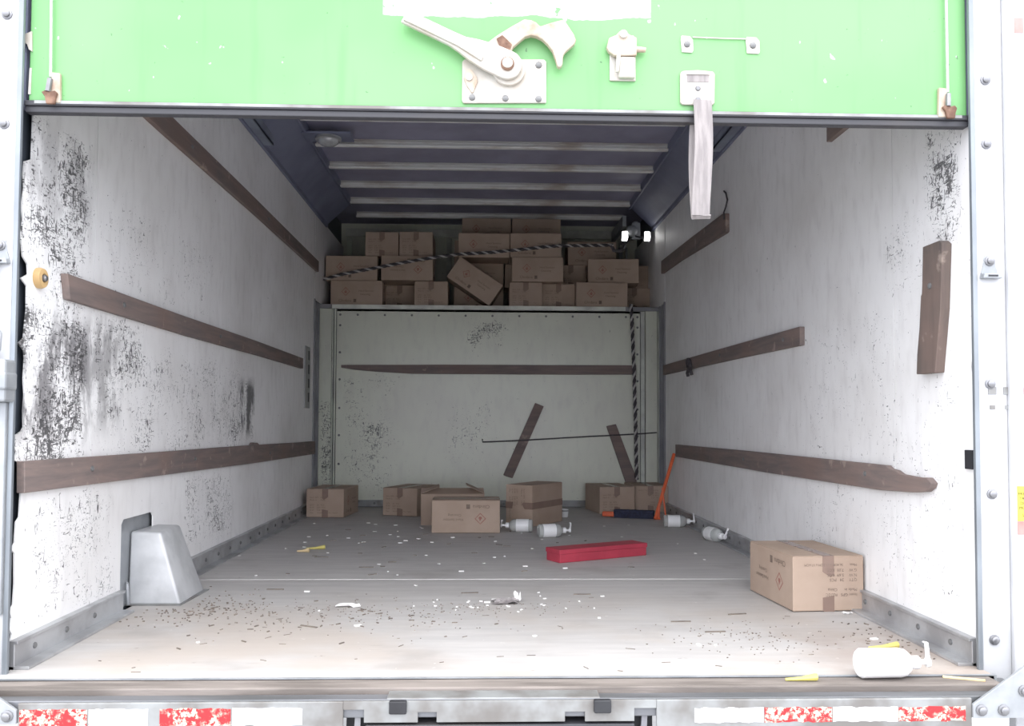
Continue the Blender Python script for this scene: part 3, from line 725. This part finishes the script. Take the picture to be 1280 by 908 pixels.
def carton(label, loc, rz=0, end=False, f=0, rx=0, ry=0, group='cartons in the truck', top=True, name='carton'):
    e = empty(name, loc, (rad(rx), rad(ry), rad(rz + (90 if end else 0))))
    place('carton_body', BODY, e); place('flap', FL1, e); place('flap', FL2, e)
    for t in TAPE: place('packing_tape', t, e)
    for nm, me in PR[f]: tag(place(nm, me, e), kind='stuff')
    return tag(e, label, 'carton', group)
# big near carton on the right
ba = .0721; cx = .9364 + .1175*math.cos(ba) - .182*math.sin(ba); cyy = .6275 + .1175*math.sin(ba) + .182*math.cos(ba)
carton('sunlit cardboard carton on the floor beside the right wall, nearest the door', (cx, cyy, .0006), math.degrees(ba)+180, True, 1, group='cartons on the cargo floor')
G = 'cartons on the cargo floor'; z0 = .0031
carton('dark carton on the floor in the far left corner', (-1.0, 3.52, z0), -6, True, 0, group=G)
carton('carton with upside-down print and red flame mark, front of the floor group', (-.136, 2.69, z0), 0, False, 1, group=G)
carton('carton half hidden on the left behind the floor group', (-.505, 3.60, z0), -20, True, 0, group=G)
carton('carton standing on its side behind the two fallen bottles', (.185, 3.10, z0+.1175), 57, False, 0, rx=90, group=G)
carton('carton on the floor in front of the slanted board at the right', (.80, 3.74, z0), 8, True, 0, group=G)
carton('dark carton in the far right corner behind the orange handle', (1.03, 3.86, z0), 0, True, 1, group=G).location = (1.062, 3.835, z0)
# open carton
e = empty('open_carton', (-.225, 3.06, z0), (0, 0, rad(3)))
t = .004
MB().box(-CL/2, CL/2, -CW/2, CW/2, 0, t).box(-CL/2, -CL/2+t, -CW/2, CW/2, t, CH).box(CL/2-t, CL/2, -CW/2, CW/2, t, CH).box(-CL/2+t, CL/2-t, -CW/2, -CW/2+t, t, CH).box(-CL/2+t, CL/2-t, CW/2-t, CW/2, t, CH).build('carton_body', 'card', e, .001, seg=1)
MB().box(-CL/2, CL/2, 0, .11, 0, .003).build('flap', 'card', e, 0, loc=(0, -CW/2, CH), rot=(rad(14), 0, 0))
MB().box(-CL/2, CL/2, -.11, 0, 0, .003).build('flap', 'card', e, 0, loc=(0, CW/2, CH), rot=(rad(-10), 0, 0))
MB().box(0, .11, -CW/2, CW/2, 0, .003).build('flap', 'card', e, 0, loc=(-CL/2, 0, CH+.004), rot=(0, rad(-20), 0))
MB().box(-.11, 0, -CW/2, CW/2, 0, .003).build('flap', 'card', e, 0, loc=(CL/2, 0, CH+.004), rot=(0, rad(24), 0))
tag(e, 'open-flapped dark carton behind the front carton of the floor group', 'carton', G)

A = 'cartons on the attic shelf'; z1 = AT+.0005; z2 = z1+.1772; z3 = z2+.1772; z4 = z3+.1772
hw = CW/2; hl = CL/2
for lb, x, yf, z, end, rz, f in (
    ('long-side carton at the left end of the bottom row on the attic shelf', -.945, 4.07, z1, 0, 0, 0),
    ('set-back carton in the dark gap of the bottom attic row', -.662, 4.28, z1, 1, 0, 0),
    ('end-on carton left of the tilted carton in the bottom attic row', -.420, 4.07, z1, 1, 0, 0),
    ('set-back carton directly behind the tilted carton on the attic shelf', -.085, 4.32, z1, 0, 0, 0),
    ('end-on carton just right of the tilted carton in the bottom attic row', .252, 4.07, z1, 1, 0, 0),
    ('greyish end-on carton in the bottom attic row, between two brighter ones', .490, 4.13, z1, 1, 0, 0),
    ('long-side carton at the right of the bottom attic row beside the rope top', .792, 4.05, z1, 0, 0, 0),
    ('dim end-on carton at the right end of the bottom attic row', 1.066, 4.30, z1, 1, 0, 0),
    ('long-side carton at the left end of the second attic row', -.984, 4.08, z2, 0, 0, 0),
    ('bright long-side carton second from left in the second attic row', -.590, 4.05, z2, 0, 0, 1),
    ('upper set-back carton behind the tilted carton on the attic shelf', -.085, 4.32, z2, 0, 0, 0),
    ('long-side carton right of the tilted carton in the second attic row', .337, 4.06, z2, 0, -1.5, 0),
    ('long-side carton at the right of the second attic row', .885, 4.09, z2, 0, -3, 0),
    ('dim carton at the far right end of the second attic row', 1.066, 4.36, z2, 1, 0, 0),
    ('dim set-back carton filling the gap in the second attic row', .60, 4.36, z2, 1, 0, 0),
    ('end-on carton at the left end of the top attic row', -.777, 4.10, z3, 1, 1, 0),
    ('end-on carton second from left in the top attic row', -.530, 4.08, z3, 1, 0, 0),
    ('long-side carton in the top attic row above the tilted carton', -.047, 4.10, z3, 0, 0, 0),
    ('slightly tilted carton in the top attic row crossed by the rope', .326, 4.08, z3, 0, -2, 0),
    ('dim set-back carton at the right of the top attic row under the roof', .76, 4.36, z3, 0, 0, 0),
    ('dim carton behind the top attic row just under the roof, left one', -.03, 4.40, z4, 0, 0, 0),
    ('dim carton behind the top attic row just under the roof, right one', .345, 4.40, z4, 0, 0, 0),
    ('dim carton under the roof-high left one at the attic back', -.085, 4.36, z3, 0, 0, 1),
    ('dim carton under the roof-high right one at the attic back', .30, 4.36, z3, 0, 0, 1),
    ('dim carton in the second layer at the attic back', .29, 4.36, z2, 0, 0, 1),
    ('dim carton on the shelf floor at the attic back', .61, 4.52, z1, 0, 0, 1),
):
    dep = hl if end else hw
    carton(lb, (x, yf+dep, z), rz, bool(end), f, group=A)
# tilted carton: rolled about the viewing axis
e = carton('carton tilted on its corner at the front of the attic shelf', (0, 0, 0), 0, False, 0, ry=34, group=A)
R_ = Matrix.Rotation(rad(34), 4, 'Y')
c0 = R_ @ Vector((0, 0, CH/2)); e.location = Vector((-.112, 4.045+hw, AT+.177)) - c0

# ------------------------------------------------------------------ ropes
def rope(name, path, r, twist, label, cat='rope', strands=3):
    P = [Vector(p) for p in path]; seglen = [0]
    for a, b in zip(P, P[1:]): seglen.append(seglen[-1] + (b-a).length)
    tot = seglen[-1]; N = int(tot/.008)
    def at(s):
        for i in range(len(P)-1):
            if s <= seglen[i+1] or i == len(P)-2:
                t = (s-seglen[i])/max(1e-6, seglen[i+1]-seglen[i]); return P[i].lerp(P[i+1], t), (P[i+1]-P[i]).normalized()
    e = empty(name, P[0])
    for k in range(strands):
        q = []
        for i in range(N+1):
            p, t = at(tot*i/N)
            a = t.cross(Vector((0, 1, 0))).normalized(); b = t.cross(a)
            ph = 2*math.pi*(k/strands + tot*i/N/twist)
            q.append(p + r*.55*(math.cos(ph)*a + math.sin(ph)*b) - P[0])
        MB().tube(q, r*.62, 6).build('strand', 'rope_light' if k == 0 else 'rope_dark', e, 0, True)
    return tag(e, label, cat)
def fine(pts, n=8):
    out = []
    for a, b in zip(pts, pts[1:]):
        for i in range(n): out.append(tuple(a[j]+(b[j]-a[j])*i/n for j in range(3)))
    return out+[pts[-1]]
rope('tie_rope', [(-1.165, 3.98, 1.584), (-1.038, 3.98, 1.62), (-.80, 3.98, 1.668), (-.60, 3.98, 1.709), (-.399, 3.98, 1.745), (-.221, 3.99, 1.772), (.001, 4.0, 1.789), (.222, 4.01, 1.814), (.362, 4.01, 1.832), (.486, 4.02, 1.845), (.868, 4.03, 1.856)], .0105, .075, 'twisted black and white rope slung across the attic cartons')
rope('hanging_rope', [(.99, 4.0, 1.43), (.993, 3.985, 1.36), (1.008, 3.985, 1.0), (1.02, 3.985, .6), (1.028, 3.985, .2)], .0115, .08, 'twisted black and white rope hanging down the right of the bulkhead')
c = MB().tube([(-.051, L-.006, .475), (-.05, L-.020, .457), (.1, L-.029, .463), (.3, L-.029, .474), (.7, L-.029, .499), (1.0, L-.029, .515), (1.173, L-.030, .528)], .0045, 6)
tag(c.build('thin_cord', 'rope_dark', None, 0, True), 'thin black cord stretched low across the bulkhead', 'cord')
c = MB().tube([(1.174, 2.26, 1.78), (1.172, 2.22, 1.76), (1.174, 2.20, 1.72), (1.172, 2.22, 1.69), (1.156, 2.20, 1.655), (1.154, 2.19, 1.62)], .0045, 6)
tag(c.build('thin_cord', 'rope_dark', None, 0, True), 'short dark cord dangling above the upper right wall board', 'cord')
e = empty('black_hook', (.905, 4.03, 1.84))
MB().tube([(-.05, 0, .02), (-.03, .01, -.02), (.01, 0, -.03), (.04, .0, -.01), (.045, 0, .02), (.02, 0, .03)], .013, 8).build('hook_body', 'rope_dark', e, 0, True)
MB().tube([(.04, -.01, -.01), (.05, -.01, .015)], .006, 8).build('hook_tip', 'galv', e, 0, True)
tag(e, 'dark hook at the right end of the attic rope', 'hook')

# ------------------------------------------------------------------ lamps
e = empty('dome_lamp', (-.895, 2.60, 2.145), (math.pi, 0, 0))
MB().prism([(-.13, -.075), (.13, -.075), (.13, .075), (-.13, .075)], 2, -.003, .010).build('base_plate', 'cove', e, .003)
MB().lathe([(.07, .010), (.07, .022), (.06, .026)], 28).build('bezel', 'alu', e, 0, True)
MB().lathe([(.058, .022), (.054, .038), (.040, .050), (.020, .056), (.004, .058)], 28).build('lens', 'lens', e, 0, True)
tag(e, 'unlit round dome lamp on the roof at the left', 'lamp')
e = empty('twin_work_light', (1.045, 4.10, 1.935))
MB().box(-.03, .03, .0, .03, -.02, .10).build('mount', 'galv', e, .003)
MB().tube([(-.085, 0, .0), (-.03, .005, .03), (0, 0, .0), (.05, -.005, -.012), (.085, 0, .005)], .007, 8).build('wire_arm', 'black', e, 0, True)
for x in (-.084, .078):
    h = MB().prism([(x-.026, -.038), (x+.018, -.040), (x+.026, -.01), (x+.024, .03), (x+.012, .038), (x-.022, .036)], 1, -.012, .03).build('lamp_housing', 'galv', e, .003)
    MB().prism([(x-.022, -.034), (x+.015, -.036), (x+.022, -.01), (x+.020, .027), (x+.010, .034), (x-.018, .032)], 1, -.016, -.012).build('lit_face', 'glow', h, .001)
MB().lathe([(.042, 0), (.036, .02), (.02, .032), (.004, .036)], 20, Matrix.Translation((-.03, .0, .04)) @ Matrix.Rotation(math.pi/2, 4, 'X')).build('reflector', 'galv', e, 0, True)
tag(e, 'pair of lit white work lamps in the upper right attic corner', 'lamp')

# ------------------------------------------------------------------ bottles
def bottle_meshes(pfx, body_mat):
    b = MB().lathe([(.010, 0), (.030, .001), (.034, .006), (.034, .100), (.031, .112), (.020, .124), (.013, .128), (.013, .134)], 24).mesh(pfx+'_body', body_mat, 0, True)
    lb = MB().lathe([(.0344, .022), (.0347, .024), (.0347, .088), (.0344, .090)], 24).mesh(pfx+'_label', 'white_plastic', 0, True)
    c = MB().lathe([(.0155, .130), (.0155, .146), (.010, .149), (.006, .150), (.006, .166), (.012, .167), (.012, .173)], 16).mesh(pfx+'_cap', 'white_plastic', 0, True)
    nz = MB().prism([(-.010, .167), (.044, .164), (.046, .158), (.049, .160), (.047, .170), (-.010, .176)], 1, -.005, .005).mesh(pfx+'_nozzle', 'white_plastic', .0015)
    return b, lb, c, nz
CB = bottle_meshes('clear', 'clear'); WB = bottle_meshes('white', 'white_plastic')
def bottle(label, loc, direction, roll=0, ms=CB, scale=1, lab=True):
    e = empty('pump_bottle', loc)
    d = Vector(direction).normalized(); q = d.to_track_quat('Z', 'Y').to_matrix().to_4x4() @ Matrix.Rotation(rad(roll), 4, 'Z')
    e.rotation_euler = q.to_euler(); e.scale = (scale,)*3
    place('bottle_body', ms[0], e)
    if lab: place('bottle_label', ms[1], e)
    place('pump_collar', ms[2], e); place('nozzle', ms[3], e)
    return tag(e, label, 'bottle', 'pump bottles lying on the floor')
rr = .0347
bottle('white pump bottle lying on the rear sill at the right', (.838, -.085, rr), (1, .04, 0), 90, WB, 1.0, False)
bottle('clear bottle lying left of the pair near the red box, cap to the left', (.225, 2.63, z0+rr), (-1, .12, 0), 40)
bottle('clear bottle lying right of the pair near the red box, cap to the right', (.240, 2.40, z0+rr), (1, .20, 0), 120)
bottle('clear bottle lying beside the foot of the orange handle', (.985, 2.86, z0+rr), (1, -.1, 0), 100)
bottle('clear bottle lying against the right kick rail', (1.095, 2.33, z0+rr), (.30, -1, 0), 60)
e = empty('plastic_cup', (.466, 3.38, z0))
MB().lathe([(.020, 0), (.022, .004), (.025, .048), (.0235, .05), (.0225, .046), (.018, .008)], 18).build('cup_wall', 'white_plastic', e, 0, True)
MB().lathe([(.0252, .036), (.0262, .038), (.0262, .043), (.0252, .045)], 18).build('cup_rim', 'clear', e, 0, True)
tag(e, 'small white plastic cup on the floor right of the side-standing carton', 'cup')

# red box
ang = math.atan2(.222, .408)
e = empty('long_red_box', (.280, 1.577, z0), (0, 0, ang))
MB().box(0, .465, 0, .105, 0, .052).build('box_body', 'red_card', e, .003)
MB().box(-.003, .468, -.003, .108, .036, .056).build('box_lid', 'red_card', e, .003)
tag(e, 'long narrow crimson box lying on the floor in the middle', 'box')

# broom with orange handle
e = empty('push_broom', (.90, 3.33, z0))
MB().box(-.13, .12, -.02, .03, .028, .050, Matrix.Rotation(rad(-20), 4, 'Z')).build('broom_block', 'navy', e, .004)
MB().box(-.128, .118, -.018, .028, 0, .029, Matrix.Rotation(rad(-20), 4, 'Z')).build('bristles', 'navy', e, .002)
MB().box(-.205, -.13, -.012, .022, .004, .035, Matrix.Rotation(rad(-20), 4, 'Z')).build('end_grip', 'orange', e, .006)
tag(e, 'navy broom head with orange end grip on the floor at the right', 'broom')
e = empty('orange_handle', (1.01, 3.235, z0))
top = Vector((1.163, 3.399, .40)) - Vector((1.01, 3.235, z0))
MB().tube([(0, 0, .006), tuple(top)], .011, 10).build('pole', 'orange', e, 0, True)
MB().tube([(.022, .01, .006), (.030, .02, .10)], .007, 8).build('prong', 'orange', e, 0, True)
MB().tube([(.072, .03, .006), (.060, .05, .14), (.055, .06, .19)], .005, 8).build('prong', 'orange', e, 0, True)
MB().tube([(-.004, 0, .007), (.03, .008, .007)], .007, 8).build('foot', 'orange', e, 0, True)
tag(e, 'thin orange handle leaning against the far right wall', 'handle')

# ------------------------------------------------------------------ small litter that can be told apart
def wedge(label, loc, rz, ln, w=.010, mt='yellow', name='plastic_wedge', cat='litter'):
    m = MB(); m.tube([(-ln/2, 0, w*.5), (0, 0, w*.62), (ln*.45, 0, w), (ln/2, 0, w)], [w*.35, w*.55, w, w*.9], 8)
    o = m.build(name, mt, None, 0, True, loc=loc, rot=(0, 0, rad(rz))); tag(o, label, cat, 'yellow litter on the floor')
wedge('yellow plastic wedge on the floor above the white pump bottle', (1.02, .18, .0), 8, .085, .009)
wedge('yellow plastic wedge on the rear sill left of the white bottle', (.697, -.10, -.002), 2, .075, .009)
wedge('yellow wedge on the far left floor, larger of two', (-.82, 1.99, .0025), 10, .085, .010)
wedge('pale wedge on the far left floor, smaller of two', (-.86, 1.90, .0025), -5, .055, .010, 'pale_stick')
o = MB().box(-.045, .045, -.003, .003, 0, .005).build('wooden_stick', 'pale_stick', None, .001, loc=(1.085, -.095, -.002), rot=(0, 0, rad(-22)))
tag(o, 'pale wooden stick on the rear sill by the right post', 'stick')
def scrap(name, label, loc, size, rnd, mt='paper', cat='paper', bump=.010):
    n = 5; vs = []; fs = []
    for i in range(n):
        for j in range(n):
            vs.append(((i/(n-1)-.5)*size[0] + rnd.uniform(-.1, .1)*size[0], (j/(n-1)-.5)*size[1] + rnd.uniform(-.1, .1)*size[1], .002 + rnd.uniform(0, bump)))
    for i in range(n-1):
        for j in range(n-1): a = i*n+j; fs.append((a, a+n, a+n+1, a+1))
    bot = [(x, y, z-.0015) for x, y, z in vs]; k = len(vs)
    m = MB(); m.add(vs+bot, fs + [tuple(i+k for i in f[::-1]) for f in fs])
    rim = [i*n for i in range(n)] + [(n-1)*n+j for j in range(1, n)] + [i*n+n-1 for i in range(n-2, -1, -1)] + [j for j in range(n-2, 0, -1)]
    m.add(vs+bot, [(rim[q], rim[(q+1) % len(rim)], rim[(q+1) % len(rim)]+k, rim[q]+k) for q in range(len(rim))])
    return tag(m.build(name, mt, None, 0, False, loc=loc), label, cat)
scrap('paper_scrap', 'torn white paper scrap on the brown left part of the floor', (-.475, .727, 0), (.075, .035), random.Random(4), bump=.012)
scrap('crumpled_wrapper', 'crumpled grey wrapper in the middle of the floor', (.03, .775, 0), (.085, .05), random.Random(8), 'webbing', 'wrapper', .016)
scrap('torn_foil', 'bright upturned foil bit beside the crumpled grey wrapper', (.070, .80, .0), (.022, .02), random.Random(11), 'paper', 'foil', .038)
scrap('paper_scrap', 'white paper bit tucked under the near carton corner', (1.10, .60, 0), (.03, .016), random.Random(12), bump=.006)

# loose grit, chips and twigs, nobody could count them
rnd = random.Random(21)
def debris(name, mt, label, items):
    m = MB()
    for x, y, ln, w, h, a in items:
        z = 0.0 if y < 1.214 else .0025
        if abs(x) > 1.12 or (x < -.98 and .70 < y < 1.05) or (.2 < x < .75 and 1.55 < y < 1.95) or (.88 < x and .6 < y < 1.05) or (-.34 < x < .07 and y > 2.5): continue
        k_ = .62 if mt == 'sand' else 1; m.box(-ln/2*k_, ln/2*k_, -w/2*k_, w/2*k_, 0, h*k_, Matrix.Translation((x, y, z)) @ Matrix.Rotation(a, 4, 'Z'))
    tag(m.build(name, mt), label, 'debris', None, 'stuff')
chips = [(rnd.gauss(-.75, .28), rnd.uniform(1.5, 3.1), rnd.uniform(.010, .022), rnd.uniform(.006, .010), .003, rnd.uniform(-.5, .5)) for _ in range(18)]
chips += [(rnd.uniform(-1.0, 1.0), rnd.uniform(.2, 3.0), rnd.uniform(.004, .014), rnd.uniform(.004, .008), .003, rnd.uniform(-1, 1)) for _ in range(34)]
chips += [(rnd.gauss(-.02, .18), rnd.gauss(.75, .06), rnd.uniform(.004, .012), rnd.uniform(.003, .005), .003, rnd.uniform(-1.5, 1.5)) for _ in range(26)]
chips += [(x, y, .02, .011, .004, a) for x, y, a in ((-.20, 2.40, .1), (-.43, 2.28, 0), (-.45, 2.2, .2), (-.37, 2.35, -.2), (-.63, 2.22, .1), (.29, 1.45, 0), (-.13, 1.38, 0), (-.005, .83, 0), (-.41, .46, .6), (1.04, .28, .3), (-.66, .98, 0), (-.03, .79, .1), (.13, 1.5, 0))]
debris('paper_chips', 'paper', 'tiny white chips scattered over the cargo floor', chips)
tw = [(rnd.uniform(-1.05, 1.05), abs(rnd.gauss(.25, .4))-.02, rnd.uniform(.006, .026), .0017, .0015, rnd.gauss(0, .6)) for _ in range(34)]
tw += [(rnd.gauss(-.55, .25), rnd.gauss(.55, .15), rnd.uniform(.006, .02), .003, .003, rnd.uniform(-1.5, 1.5)) for _ in range(50)]
tw += [(rnd.uniform(-.9, 1.0), rnd.uniform(1.2, 2.8), rnd.uniform(.01, .04), .005, .003, rnd.gauss(0, .4)) for _ in range(30)]
tw += [(x, y, .06, .006, .003, a) for x, y, a in ((-.78, 1.02, .0), (-.55, .45, -.5), (-.09, .95, .1), (.30, .92, 0), (-.52, 1.48, .05), (-.75, 1.75, .1), (.55, .5, .05), (.62, .37, .1), (.75, .6, .2))]
debris('twig_bits', 'chaff', 'dark twigs and chaff scattered over the cargo floor', tw)
gr = [(rnd.gauss(-.98, .12), rnd.gauss(.72, .12), rnd.uniform(.004, .012), rnd.uniform(.004, .008), .004, rnd.uniform(-1.5, 1.5)) for _ in range(220)]
gr += [(rnd.gauss(-.45, .3), rnd.gauss(.62, .14), rnd.uniform(.003, .008), rnd.uniform(.003, .006), .003, rnd.uniform(-1.5, 1.5)) for _ in range(240)]
gr += [(rnd.gauss(.72, .14), rnd.gauss(.28, .10), rnd.uniform(.003, .007), rnd.uniform(.003, .005), .003, rnd.uniform(-1.5, 1.5)) for _ in range(140)]
gr += [(rnd.gauss(.0, .15), rnd.gauss(.72, .05), rnd.uniform(.003, .007), rnd.uniform(.003, .005), .003, rnd.uniform(-1.5, 1.5)) for _ in range(80)]
gr += [(rnd.uniform(1.0, 1.12), rnd.uniform(.05, .5), rnd.uniform(.004, .016), rnd.uniform(.004, .008), .004, rnd.uniform(-1.5, 1.5)) for _ in range(50)]
debris('brown_grit', 'sand', 'brown grit and crumbs lying on the near cargo floor', gr)
